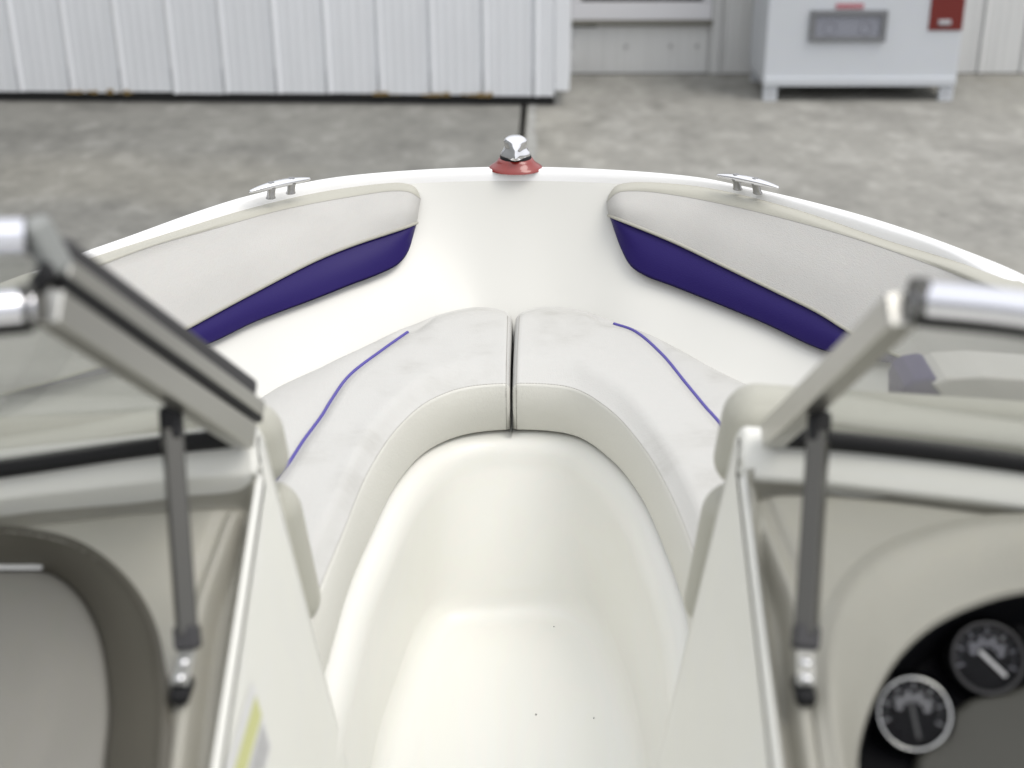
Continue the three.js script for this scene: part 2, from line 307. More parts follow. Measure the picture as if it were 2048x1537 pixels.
// ------------------------------------------------------------------ the boat
const boat = tag(group('bowrider_boat', scene), 'white bowrider motorboat seen from its helm towards the bow', 'boat');
const NT = 260, thOf = i => { const t = i / NT * 2 - 1; return TH * (.45 * t + .55 * t * t * t); };
{
  const o = (c, d) => polar(offset(c, d));
  const rim = [[-.036, .728], [-.031, .746], [-.022, .761], [-.010, .771], [.004, .7755], [.016, .777], [.06, .777]].map(([d, y]) => [o(cFb, d), y]);
  const rows = [];
  rows.push(th => [0.001, YF]); for (const k of [.3, .6, .8]) { rows.push(th => [rFl(th) * k, YF]); }
  for (const [d, y] of [[-.045, .0], [-.026, .003], [-.010, .011], [.002, .025], [.010, .045]]) { const f = o(cFl, d); rows.push(th => [f(th), YF + y]); }
  const fa = o(cFl, .010), fb = rim[0][0];
  for (const t of [.06, .3, .5, .7, .94]) rows.push(th => [lerp(fa(th), fb(th), t), lerp(.495, .728, t)]);
  for (const [f, y] of rim) rows.push(th => [f(th), y]);
  rows.push(th => [rSeat(th) - .03, .777], th => [rSeat(th) + .0, .785]);
  const liner = grid(NT, rows.length - 1, (i, j) => { const th = thOf(i), [r, y] = rows[j](th); return at(th, r, y); }, 4, 2.2);
  mesh('footwell', liner, M.foot, boat);
  // inner wall, rolled lip, flat deck edge with a shallow groove, rubbing edge
  const side = [];
  for (let k = 0; k <= 16; k++) { const y = lerp(.785, 1.135, k / 16); side.push(th => [wallR(th, y), y]); }
  side.push(th => [lerp(rLip(th), rGun(th), -.03), 1.147]);
  mesh('inner_wall', grid(NT, side.length - 1, (i, j) => { const th = thOf(i), [r, y] = side[j](th); return at(th, r, y); }, 5, .5), M.deck, boat);
  side.length = 0;
  const edge = [[-.03, 1.147], [.02, 1.157], [.09, 1.1655], [.2, 1.1705], [.32, 1.1715], [.46, 1.1712], [.50, 1.1685], [.54, 1.1680], [.57, 1.1700], [.68, 1.1712], [.84, 1.171], [.93, 1.169], [.98, 1.164], [1, 1.158], [1.0, 1.148], [.97, 1.12]];
  for (const [t, y] of edge) side.push(th => [lerp(rLip(th), rGun(th), t), y]);
  mesh('gunwale', grid(NT, side.length - 1, (i, j) => { const th = thOf(i), [r, y] = side[j](th); return at(th, r, y); }, 5, .2), M.gunwale, boat);
  // hull outside, down to the keel resting on the ground
  const hull = [[.006, 1.118], [.014, 1.10], [.012, 1.06], [-.01, 1.03], [-.06, .8], [-.16, .5], [-.2, .42]].map(([d, y]) => { const f = o(cGun, d); return th => [f(th), y]; });
  hull.push(th => [rGun(th) * .6, .2], th => [rGun(th) * .3, .09], th => [.001, .02]);
  mesh('hull', grid(NT, hull.length - 1, (i, j) => { const th = thOf(i), [r, y] = hull[j](th); return at(th, r, y); }, 5, 1.5), M.deck, boat);
  mesh('aft_hull', mergeGeometries([box(.1, 1.0, 3.0, -1.08, .66, .6, .02), box(.1, 1.0, 3.0, 1.08, .66, .6, .02), box(2.1, .5, 3.4, 0, .19, .35, .02), box(2.2, 1.0, .1, 0, .66, 2.1, .02)]), M.deck, boat);
}

// ---- side backrests screwed to the inner wall
function onWall(px, py, off) {                                // where the sight line meets the wall moved inwards by off
  const d = ray(px, py); let lo = 1.2, hi = 5;
  const f = t => { const p = d.clone().multiplyScalar(t).add(CAM), th = Math.atan2(p.x, ZC - p.z); return Math.hypot(p.x, p.z - ZC) - (wallR(th, p.y) - off); };
  let prev = lo; for (let t = lo; t < hi; t += .02) { if (f(t) > 0) { hi = t; lo = prev; break; } prev = t; }
  for (let k = 0; k < 30; k++) { const m = (lo + hi) / 2; if (f(m) > 0) hi = m; else lo = m; }
  return d.multiplyScalar((lo + hi) / 2).add(CAM);
}
function pxCurve(pts) { const c = new THREE.CatmullRomCurve3(pts.map(p => V(p[0], p[1], 0)), false, 'centripetal'); return u => c.getPointAt(clamp(u)); }
function backrest(T0, T1, B1, B2) {
  const g = group('backrest', boat), n = 90;
  const c = [T0, T1, B1, B2].map(pxCurve);
  const push = (p, d) => { const th = Math.atan2(p.x, ZC - p.z); return V(p.x + Math.sin(th) * d, p.y, p.z - Math.cos(th) * d); };
  const endR = u => Math.sqrt(clamp(1 - Math.pow(clamp((u - .965) / .035), 2)));   // the bow end is rounded back to the wall
  const TOP = .042, MID = .060, PIP = .052, BOT = .030;
  const pt = (u, a, b, t, oa, ob, bulge = 0) => { const p = a(u), q = b(u); return onWall(lerp(p.x, q.x, t), lerp(p.y, q.y, t), (lerp(oa, ob, t) + bulge * Math.sin(Math.PI * t)) * (.25 + .75 * endR(u))); };
  const us = i => { const t = i / n; return 1 - Math.pow(1 - t, 1.6); };
  mesh('top_panel', grid(n, 7, (i, j) => { const u = us(i); if (j === 0) return push(pt(u, c[0], c[1], 0, .012, TOP), .05); return pt(u, c[0], c[1], (j - 1) / 6, .012 + .012 * 1, TOP, .006); }, 1.2, .05), M.beige, g);
  mesh('face_panel', grid(n, 16, (i, j) => pt(us(i), c[1], c[2], j / 16, TOP, MID, .012), 1.2, .25), M.vinylBack, g);
  mesh('accent_panel', grid(n, 15, (i, j) => {
    const u = us(i); if (j === 15) return push(pt(u, c[2], c[3], 1, PIP, BOT), .06);
    const t = j / 14; return pt(u, c[2], c[3], t, PIP, BOT, .012);
  }, 1.2, .12), M.purple, g);
  const line = (k, off, s) => { const a = []; for (let i = 0; i <= 60; i++) a.push(pt(us(i / 60 * n), c[k], c[k], 0, off, off)); return a; };
  mesh('piping', tube(line(2, .060), .0037, 180, 8), M.beige, g);
  mesh('seam', tube(line(1, TOP + .0003), .0007, 180, 5), M.thread, g);
  // closed bow end
  return g;
}
backrest(
  [[-250, 735], [0, 592], [175, 527], [330, 476], [500, 423], [640, 390], [760, 373], [805, 371], [830, 378], [838, 388]],
  [[-250, 760], [0, 612], [175, 542], [300, 494], [420, 460], [560, 421], [700, 394], [790, 382], [820, 385], [841, 398]],
  [[-250, 850], [0, 790], [230, 722], [362, 662], [427, 627], [513, 581], [632, 520], [703, 491], [777, 466], [810, 455], [834, 446]],
  [[-250, 853], [0, 793], [240, 740], [410, 691], [513, 643], [632, 598], [700, 571], [760, 548], [795, 530], [815, 506], [832, 452]]);
backrest(
  [[2300, 735], [2060, 601], [1929, 538], [1758, 483], [1640, 441], [1553, 414], [1430, 384], [1348, 373], [1262, 370], [1232, 376], [1218, 390]],
  [[2300, 750], [2060, 616], [1908, 548], [1758, 493], [1656, 461], [1485, 417], [1348, 390], [1270, 382], [1235, 386], [1213, 404]],
  [[2300, 760], [2060, 735], [1830, 722], [1707, 667], [1638, 625], [1553, 583], [1450, 533], [1348, 484], [1275, 454], [1217, 431]],
  [[2300, 763], [2060, 739], [1825, 731], [1659, 705], [1519, 643], [1348, 574], [1290, 552], [1262, 533], [1243, 500], [1220, 436]]);

// ---- loose seat cushions on the bow bench
function seatCushion(s, label, welt) {
  const g = tag(group('seat_cushion', scene), label, 'cushion', 'pair of bow bench cushions');
  const wl = wpts(welt, .905); const wPoly = densify([...wl, [s * .455, -1.9], [s * .47, -1.5], [s * .47, -1.0]], 300);
  const rw0 = polar(wPoly), th0 = Math.abs(Math.atan2(wl[0][0], ZC - wl[0][1]));
  const N = 300, END = 84 * Math.PI / 180, K = 10, R = .016;
  const rWelt = a => { const s0 = rSeat(s * a) - .012; const w = Math.min(s0, rw0(s * a)); return a < th0 ? lerp(w, s0, smooth((th0 - a) / .05)) : w; };
  const col = i => {                                          // angle from the centreline, height left, pull-back of the front corner
    if (i < 6) return [.0022, i / 6 * .86, .010];
    if (i <= 6 + K) { const f = (i - 6) / K * Math.PI / 2; return [(.003 + R * (1 - Math.cos(f))) / 1.3, lerp(.86, 1, Math.sin(f)), .010 * (1 - Math.sin(f))]; }
    const t = (i - 6 - K) / (N - 6 - K), a0 = (.003 + R) / 1.3; return [lerp(a0, END, Math.pow(t, 1.5)), 1, 0];
  };
  const at2 = (i, r, y) => { const [a, k, b] = col(i), th = s * a; return at(th, r + b * clamp((.93 - r / 1.15) * 6, 0, 1) * 0 + 0, .778 + (y - .778) * k); };
  const front = j => { const t = Math.max(0, (j - 2) / 7); return a => { const r = lerp(rFb(s * a), rFt(s * a), t); return [r + (j === 0 ? .02 : j === 1 ? .005 : j === 9 ? .0048 : j === 8 ? .0004 : 0), j < 2 ? .7845 : j === 9 ? .8987 : j === 8 ? .8935 : lerp(.789, .9, t), -.011 * Math.sin(Math.PI * t) + .0022 * (fbm(a * .16 + .03, t * .2, 50, 6, 2, 93) - .5) * Math.exp(-(1 - t) * 5)]; }; };
  const fRows = []; for (let j = 0; j <= 9; j++) fRows.push(front(j));
  mesh('front_panel', grid(N, 9, (i, j) => { const [a, k, b] = col(i); const [r, y, bul] = fRows[j](a); return at2(i, r + bul + b, y); }, 1.1, .13), M.vinylFront, g);
  const rear = a => .05 * Math.exp(-Math.pow(a / .026, 1.5));
  const tRows = []; const NI = 16, NO = 9;
  for (let j = 0; j <= NI; j++) { const t = j / NI; tRows.push(a => { const r0 = rFt(s * a) + .0048, r1 = rWelt(a) - rear(a); return [lerp(r0, r1, t), .8987 + .024 * Math.pow(smooth(t / .22), .8) * (1 - .95 * smooth((t - .80) / .20)) + wr(a, t)]; }); }
  function wr(a, t) { return .0022 * (fbm(a * .16 + .07, t * .12 + .3, 60, 9, 2, 91) - .5) * Math.exp(-t * 9) * clamp(t * 30) + .0034 * (fbm(a * .35 + .1, t * .3 + (s > 0 ? .5 : 0), 9, 9, 3, 17) - .5) * Math.sin(Math.PI * t); }
  for (let j = 1; j <= NO; j++) { const t = j / NO; tRows.push(a => { const r0 = rWelt(a) - rear(a), r1 = rSeat(s * a) + .004 - rear(a); return [lerp(r0, r1, t), .899 - .034 * Math.pow(t, 6) + .006 * Math.sin(Math.PI * t) * clamp((r1 - r0) / .06)]; }); }
  mesh('top_panel', planeUV(grid(N, tRows.length - 1, (i, j) => { const [a, k, b] = col(i), [r, y] = tRows[j](a); return at2(i, r + b * (1 - j / 8 > 0 ? 1 - j / 8 : 0), y); }), 'X', 'Z'), M.vinyl, g);
  const wt = []; for (let k = 0; k <= 50; k++) { const p = wPoly[Math.floor(k / 50 * (wPoly.length - 1) * .86)]; const th = Math.abs(Math.atan2(p[0], ZC - p[1])); wt.push(V(p[0], .9015, p[1])); }
  mesh('cord_welt', tube(wt, .0036, 160, 8), M.purpleCord, g);
  const st = []; for (let i = 13; i <= N; i += 2) { const [a, k, b] = col(i); st.push(at2(i, rFt(s * a) + b + .0048, .8990)); }
  mesh('seam', stitches(st, .0007), M.thread, g);
  const sv = []; for (let j = 0; j <= 9; j++) { const [a, k, b] = col(13), [r, y, bul] = fRows[j](a); sv.push(at2(13, r + bul + b - .0004, y)); }
  mesh('corner_seam', stitches(sv, .0008), M.thread, g);
  const sb = []; for (let j = 0; j <= NI - 2; j++) { const [a, k, b] = col(13), [r, y] = tRows[j](a); sb.push(at2(13, r, y + .0003)); }
  mesh('top_seam', tube(sb, .0008, 60, 5), M.thread, g);
  return g;
}
seatCushion(-1, 'pale vinyl bow seat cushion left of the centre gap, its purple cord wavy', [[815, 662], [768, 695], [699, 748], [662, 798], [643, 829], [606, 879], [576, 925]]);
seatCushion(1, 'pale vinyl bow seat cushion right of the centre gap, its purple cord evenly curved', [[1228, 645], [1266, 658], [1322, 704], [1372, 764], [1410, 810], [1445, 851]]);

// ---- consoles either side of the walkway
const DASH = { '-1': { z0: -1.64, y0: 1.196, m: .285 }, '1': { z0: -1.613, y0: 1.213, m: .225 } };
const dashY = (s, z) => { const d = DASH[s]; return d.y0 - (z - d.z0) * d.m; };
const sweep = x => { const a = Math.max(0, x - .36); return .10 * a + .10 * a * a; };
const droop = x => .065 * Math.max(0, x - .36);   // how far the windscreen line bends aft outboard
function consoleShell(s) {
  const g = group('console', boat); g.name = 'console';
  const prof = (st, drop, inset) => {                         // (z, y) loop, forward bottom first
    const p = [[-1.70, .44], [-1.702, .8], [-1.704, 1.1], [-1.704, 1.19]];
    for (let k = 0; k <= 6; k++) { const f = k / 6 * Math.PI / 2; p.push([-1.704 + .03 * (1 - Math.cos(f)), 1.225 + .03 * Math.sin(f)]); }
    const zt = Math.min(DASH[s].z0, -1.637) - .012;
    p.push([zt - .014, 1.2535], [zt - .004, 1.2475], [zt + .006, 1.2385], [zt + .015, 1.2275], [zt + .0225, 1.2145], [zt + .0255, 1.2050]);
    const dz = Math.min(DASH[s].z0, -1.637);
    for (let k = 0; k <= 8; k++) { const z = k === 0 ? dz - .010 : k === 1 ? dz - .004 : lerp(dz + .012, -.85, k / 8); p.push([z, dashY(s, z) + .002 - (k ? drop : drop * .12)]); }
    p.push([-.85, .44]);
    return p;
  };
  // inner walkway face with rounded edges, then outboard
  const st = [[0, .016, 0], [0, .011, 0], [.0008, .007, 0], [.0028, .0035, 0], [.0056, .0012, 0], [.0088, 0, 0], [.0102, 0, .012], [.0125, 0, .27], [.10, 0, .27], [.3, 0, .27], [.5, 0, .27], [.72, 0, .27]];
  const loops = st.map(([dx, inset, drop]) => {
    const p = prof(0, drop, inset), cz = -1.3, n = p.length;
    return p.map(([z, y], i) => {
      const a = p[Math.max(0, i - 1)], b = p[Math.min(n - 1, i + 1)];
      const tz = b[0] - a[0], ty = b[1] - a[1], l = Math.hypot(tz, ty) || 1;
      const zz = z + (ty / l) * inset * (i === n - 1 ? 0 : 1), yy = y - (tz / l) * inset * (i === n - 1 ? 0 : 1);
      const x = xPass(y) + dx;
      return V(s * x, yy - (i > 3 && i < 18 ? droop(x) : 0), zz + sweep(x));
    });
  });
  const n = loops[0].length;
  const a = grid(n - 1, loops.length - 1, (i, j) => loops[j][i], 2.4, .9);
  // the flat of the walkway face: strips from the loop's front to its aft side
  const L0 = loops[0], face = [];
  const fz = [-1.672, -1.6, -1.5, -1.35, -1.2, -1.05, -.879];
  const topAt = z => { let best = null; for (let i = 3; i < n - 2; i++) { if ((L0[i].z - z) * (L0[i + 1].z - z) <= 0) { const t = (z - L0[i].z) / (L0[i + 1].z - L0[i].z || 1e-6); best = lerp(L0[i].y, L0[i + 1].y, t); } } return best ?? L0[n - 2].y; };
  const f = grid(60, 10, (i, j) => { const z = lerp(-1.685, -.86, i / 60), yt = topAt(z), y = lerp(.44, yt, j / 10); return V(s * (xPass(y) + .0), y, z); }, .8, .8);
  mesh('shell', mergeGeometries([a, f]), M.gel, g);
  return g;
}
const consoles = { '-1': consoleShell(-1), '1': consoleShell(1) };

// dash tops: tan moulded panels sunk into the shell
function radial(pts, c) { const s = pts.map(([x, z]) => [Math.atan2(z - c[1], x - c[0]), Math.hypot(x - c[0], z - c[1])]).sort((a, b) => a[0] - b[0]); return t => { if (t <= s[0][0]) return s[0][1]; for (let i = 0; i < s.length - 1; i++) if (t <= s[i + 1][0]) return lerp(s[i][1], s[i + 1][1], (t - s[i][0]) / (s[i + 1][0] - s[i][0])); return s[s.length - 1][1]; }; }
function dash(s, outerPx, innerPx, centrePx, ridgePx, topPx) {
  const d = DASH[s], n = V(0, 1, d.m).normalize(), p0 = V(0, d.y0, d.z0);
  const P = ([a, b], h = 0) => { const q = onPlane(a, b, n, p0.clone().addScaledVector(n, h)); return [q.x - h * n.x, q.z - h * n.z]; };
  const dens = (a, h = 0) => { const c = new THREE.CatmullRomCurve3(a.map(q => V(q[0], q[1], 0)), false, 'centripetal'); return c.getPoints(60).map(q => P([q.x, q.y], h)); };
  const C = P(centrePx), ro = radial(dens(outerPx, s < 0 ? -.006 : -.008), C), ri = radial(dens(innerPx, s < 0 ? -.064 : -.052), C);
  const ridge = dens(ridgePx), top = dens(topPx);
  const zAt = (poly, x) => { for (let i = 0; i < poly.length - 1; i++) if ((poly[i][0] - x) * (poly[i + 1][0] - x) <= 0) return lerp(poly[i][1], poly[i + 1][1], (x - poly[i][0]) / (poly[i + 1][0] - poly[i][0] || 1e-9)); return (s * x < s * poly[0][0] ? poly[0] : poly[poly.length - 1])[1]; };
  const xAt = (poly, z) => { for (let i = 0; i < poly.length - 1; i++) if ((poly[i][1] - z) * (poly[i + 1][1] - z) <= 0) return lerp(poly[i][0], poly[i + 1][0], (z - poly[i][1]) / (poly[i + 1][1] - poly[i][1] || 1e-9)); return (z < poly[0][1] ? poly[0] : poly[poly.length - 1])[0]; };
  const T = (x, z) => { const r = Math.hypot(x - C[0], z - C[1]), t0 = Math.atan2(z - C[1], x - C[0]), o = ro(t0); return (o - r) / (o - ri(t0)); };
  const hAt = (x, z) => {
    const edge = s * x - xPass(dashY(s, z)) - .008, topd = z - zAt(top, x);
    const e = Math.min(edge, topd) < .06 ? -Math.log(Math.exp(-edge / .007) + Math.exp(-topd / .007)) * .007 : Math.min(edge, topd);
    const rd = s * (x - xAt(ridge, z));
    let h = .003 - .048 * smooth(e / .015);
    h += .034 * smooth((rd + .017) / .017) * smooth((topd - .008) / .05) - .009 * Math.exp(-Math.pow((rd - .016) / .007, 2)) * smooth((topd - .03) / .03);
    const t = T(x, z);
    
    return h;
  };
  const nx = 240, nz = 240;
  const lift = (x, z, h) => V(x, dashY(s, z) + h * n.y, z + h * n.z);
  let geo = grid(nx, nz, (i, j) => {
    let x = s * (xPass(dashY(s, d.z0)) + lerp(.0, .74, i / nx));
    const z = lerp(zAt(top, x) - .012, -.86, Math.pow(j / nz, 1.1));
    x = s * (xPass(dashY(s, z)) + lerp(.0080, .74, i / nx));
    return lift(x, z, hAt(x, z));
  }, .8, .8);
  const P0 = geo.attributes.position, out = [], I = geo.index;   // open the arch for the insert
  const Tv = []; for (let i = 0; i < P0.count; i++) { const x = P0.getX(i) - C[0], z = P0.getZ(i) - C[1]; Tv.push(ro(Math.atan2(z, x)) - Math.hypot(x, z)); }
  for (let i = 0; i < I.count; i += 3) { const q = [I.getX(i), I.getX(i + 1), I.getX(i + 2)]; if (!q.some(k => Tv[k] > .0005)) out.push(...q); }
  geo.setIndex(out);
  const m = mesh('dashboard', geo, M.tan, boat);
  const a0 = Math.atan2(dens(outerPx)[0][1] - C[1], dens(outerPx)[0][0] - C[0]), q1 = dens(outerPx)[60], a1 = s > 0 ? -3.12 : Math.min(.6, Math.atan2(q1[1] - C[1], q1[0] - C[0]));
  const pol = (a, r, h) => { const x = C[0] + Math.cos(a) * r, z = C[1] + Math.sin(a) * r; return lift(x, z, h); };
  if (s > 0) {                                                // hood over the instruments
    const prof = [[-.012, -.0135], [-.006, -.0098], [.0, -.0088], [.07, -.0060], [.13, -.0040], [.22, -.0045], [.36, -.0100], [.55, -.0195], [.75, -.0335], [.88, -.043], [.94, -.0475], [.97, -.0480], [.988, -.0495], [1.0, -.0540], [1.003, -.0580]];
    const lin = [[1.0, -.0565], [1.006, -.060], [1.008, -.08], [1.008, -.16]];
    mesh('hood_liner', grid(110, 3, (i, j) => { const a = lerp(a0, a1, i / 110), o = ro(a), q = ri(a); return pol(a, lerp(o, q, lin[j][0]), lin[j][1]); }, .7, .1), M.black, boat);
    mesh('instrument_hood', grid(110, prof.length - 1, (i, j) => { const a = lerp(a0, a1, i / 110), o = ro(a), q = ri(a); return pol(a, prof[j][0] < 0 ? o - prof[j][0] : lerp(o, q, prof[j][0]), prof[j][1]); }, .7, .2), M.tan, boat);
  }
  if (s < 0) {                                                // dark surround and lid of the glovebox
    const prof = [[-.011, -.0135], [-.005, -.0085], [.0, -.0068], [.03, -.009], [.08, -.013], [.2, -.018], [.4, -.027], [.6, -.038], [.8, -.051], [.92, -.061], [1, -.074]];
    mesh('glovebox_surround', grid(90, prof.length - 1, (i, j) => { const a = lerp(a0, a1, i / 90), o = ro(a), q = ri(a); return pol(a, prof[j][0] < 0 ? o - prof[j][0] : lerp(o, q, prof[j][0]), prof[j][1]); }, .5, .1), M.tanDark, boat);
    const lp = [[1.04, -.080], [.996, -.0735], [.993, -.0710], [.984, -.0685], [.95, -.0672], [.7, -.0665], [.4, -.066], [.01, -.066]];
    mesh('glovebox_lid', grid(90, lp.length - 1, (i, j) => { const a = lerp(a0, a1, i / 90); return pol(a, ri(a) * lp[j][0], lp[j][1]); }, .5, .3), M.lid, boat);
  }
  return { m, P, n, p0, hAt };
}
const dL = dash(-1, [[-260, 1110], [-120, 1063], [0, 1056], [150, 1086], [245, 1158], [300, 1250], [322, 1380], [318, 1537], [300, 1700]],
  [[-260, 1190], [-120, 1135], [0, 1133], [92, 1137], [150, 1178], [195, 1258], [216, 1400], [205, 1537], [190, 1700]], [-60, 1640],
  [[500, 975], [470, 1010], [438, 1090], [400, 1200], [375, 1350], [350, 1537]], [[524, 965], [480, 953], [300, 959], [150, 975], [0, 992], [-300, 1030]]);
const dR = dash(1, [[2330, 1100], [2200, 1045], [2048, 1034], [1950, 1040], [1850, 1062], [1740, 1112], [1672, 1195], [1645, 1300], [1648, 1400], [1668, 1537], [1690, 1700]],
  [[2330, 1230], [2200, 1175], [2048, 1183], [1950, 1210], [1862, 1254], [1795, 1318], [1748, 1400], [1722, 1480], [1716, 1537], [1730, 1700]], [2080, 1640],
  [[1510, 985], [1530, 1040], [1560, 1110], [1592, 1200], [1606, 1390], [1626, 1537]], [[1484, 955], [1530, 930], [1640, 928], [1800, 942], [2048, 975], [2300, 1010]]);
{ // glovebox lid lines on the port dash
  const q = [[-60, 1135], [85, 1135]].map(([a, b]) => onPlane(a, b, dL.n, dL.p0.clone().add(V(0, -.066, 0))));
  mesh('lid_strip', beam(q[0], q[1], .008, .004), std({ color: rgb(.75, .75, .74), roughness: .4 }), boat);
}
{ // instrument panel under the hood on the right
  const c0 = onPlane(1930, 1390, dR.n, dR.p0.clone().add(V(0, -.130, 0)));
  const face = CAM.clone().sub(c0); face.x *= .3; face.normalize();
  const n = face.clone().lerp(dR.n, .85).normalize(), fb = new THREE.Matrix4().lookAt(face, V(0, 0, 0), V(0, 1, 0));
  const put = (px, py, lift) => onPlane(px, py, n, c0.clone().addScaledVector(n, lift));
  const basis = new THREE.Matrix4().lookAt(n, V(0, 0, 0), V(0, 1, 0));
  const place = (geo, px, py, lift) => geo.applyMatrix4(fb).translate(...put(px, py, .035).addScaledVector(face, lift - .012).toArray());
  const sh = [[1680, 1620], [1690, 1480], [1712, 1390], [1770, 1292], [1840, 1228], [1940, 1178], [2060, 1148], [2200, 1135], [2400, 1200], [2400, 1330], [2200, 1370], [2048, 1400], [1950, 1425], [1890, 1470], [1850, 1537], [1830, 1620]].map(([a, b]) => put(a, b, 0));
  const inv = basis.clone().invert(), cc = c0;
  const shape = new THREE.Shape(new THREE.CatmullRomCurve3(sh.map(p => p.clone().sub(cc).applyMatrix4(inv)), true, 'centripetal').getPoints(120).map(p => new THREE.Vector2(p.x, p.y)));
  mesh('gauge_panel', new THREE.ExtrudeGeometry(shape, { depth: .006, bevelEnabled: true, bevelSize: .002, bevelThickness: .002, bevelSegments: 2 }).translate(0, 0, -.006).applyMatrix4(basis).translate(cc.x, cc.y, cc.z), M.black, boat);
  const lower = sh.map(p => p.clone().addScaledVector(n, -.012));
  const l2 = [[1830, 1640], [1850, 1530], [1890, 1462], [1950, 1418], [2048, 1392], [2200, 1360], [2450, 1320], [2450, 1700]].map(([a, b]) => put(a, b, .012).sub(cc).applyMatrix4(inv)).map(p => new THREE.Vector2(p.x, p.y));
  mesh('column_cover', new THREE.ExtrudeGeometry(new THREE.Shape(l2), { depth: .03, bevelEnabled: true, bevelSize: .012, bevelThickness: .012, bevelSegments: 4 }).translate(0, 0, -.02).applyMatrix4(basis).translate(cc.x, cc.y, cc.z), M.column, boat);
  const px2m = put(1825, 1425, .035).distanceTo(CAM) / F;
  const gauge = (px, py, r, ring, needle) => {
    const g = group('gauge', boat); r *= px2m;
    mesh('housing', place(new THREE.CylinderGeometry(r * 1.14, r * 1.2, .09, 48, 1, true).rotateX(Math.PI / 2), px, py, -.029), M.black, g);
    mesh('bezel', place(new THREE.LatheGeometry([[r * 1.0, .012], [r * 1.0, .018], [r * .97, .021], [r * .9, .020], [r * .87, .014], [r * .86, .006]].map(([a, b]) => new THREE.Vector2(a, b)), 56).rotateX(Math.PI / 2), px, py, .008), ring, g);
    mesh('dial', place(new THREE.CircleGeometry(r * .9, 40), px, py, .0185), M.black, g);
    const ticksAndGlare = []; for (let k = 0; k < 13; k++) { const a = -.3 + k / 12 * (Math.PI + .6); ticksAndGlare.push(new THREE.BoxGeometry(k % 2 ? .0012 : .0026, r * (k % 2 ? .1 : .2), .0006).translate(0, r * .74, 0).rotateZ(a - Math.PI / 2)); }
    for (let k = 0; k < 9; k++) { const a = .35 + k / 8 * 2.4; ticksAndGlare.push(new THREE.BoxGeometry(r * .13, r * .17, .0006).translate(0, r * (.40 + .12 * (k % 2)), 0).rotateZ(a - Math.PI / 2)); }  // pale blocks painting the glare of the lens onto the dial
    mesh('tick_and_glare_marks', place(mergeGeometries(ticksAndGlare), px, py, .019), std({ color: ring === M.ring ? rgb(.20, .20, .21) : rgb(.08, .08, .09), roughness: .6 }), g);
    mesh('needle', place(new THREE.BoxGeometry(.0042, r * .95, .0014).translate(0, r * .2, 0).rotateZ(needle), px, py, .0205), std({ color: ring === M.ring ? rgb(.05, .05, .05) : rgb(.5, .5, .5), roughness: .5 }), g);
    if (ring !== M.ring) g.children[3].material = std({ color: rgb(.14, .14, .16), roughness: .5 });
    mesh('lens', place(new THREE.SphereGeometry(r * 2.4, 32, 12, 0, Math.PI * 2, 0, Math.asin(.88 / 2.4)).rotateX(Math.PI / 2).translate(0, 0, -r * 2.4 + .004), px, py, .0265), M.lens, g);
  };
  gauge(1825, 1428, 69, M.ring, -2.9); gauge(1972, 1318, 70, M.rubberGrey, -2.3);
}
// ---- padded backs on the bow side of the consoles
for (const s of [-1, 1]) {
  const pad = (y0, y1, x0) => {
    const w = .68, h = y1 - y0; const g = new RoundedBoxGeometry(w, h, .09, 8, .043).translate(s * (x0 + w / 2), (y0 + y1) / 2, -1.776);
    const P = g.attributes.position; for (let i = 0; i < P.count; i++) { P.setZ(i, P.getZ(i) + sweep(Math.abs(P.getX(i)))); P.setX(i, P.getX(i) + s * (P.getY(i) - 1.2) * .12); }
    g.computeVertexNormals(); mesh('back_pad', g, M.pad, boat);
  };
  pad(1.118, s < 0 ? 1.24 : 1.268, .307); pad(.88, 1.112, .305);
}
{ // upholstered corner at the aft end of the starboard bench, seen through the screen
  const g = group('corner_backrest', boat), Z = -1.93, q = (a, b) => { const p = W(a, b, 'z', Z); return [p.x, p.y]; };
  const sh = pts => new THREE.Shape(pts.map(p => new THREE.Vector2(...q(...p))));
  const ext = (pts, d, z) => new THREE.ExtrudeGeometry(sh(pts), { depth: d, bevelEnabled: true, bevelSize: .006, bevelThickness: .006, bevelSegments: 3 }).translate(0, 0, z);
  mesh('accent_panel', ext([[1800, 860], [1800, 775], [1806, 757], [1822, 747], [1850, 742], [1856, 744], [1890, 790], [1920, 860]], .08, Z - .05), M.purple, g);
  mesh('face_panel', ext([[1862, 748], [1880, 740], [1950, 736], [2060, 744], [2300, 770], [2300, 860], [1930, 860], [1896, 790]], .085, Z - .05), M.vinylBack, g);
}
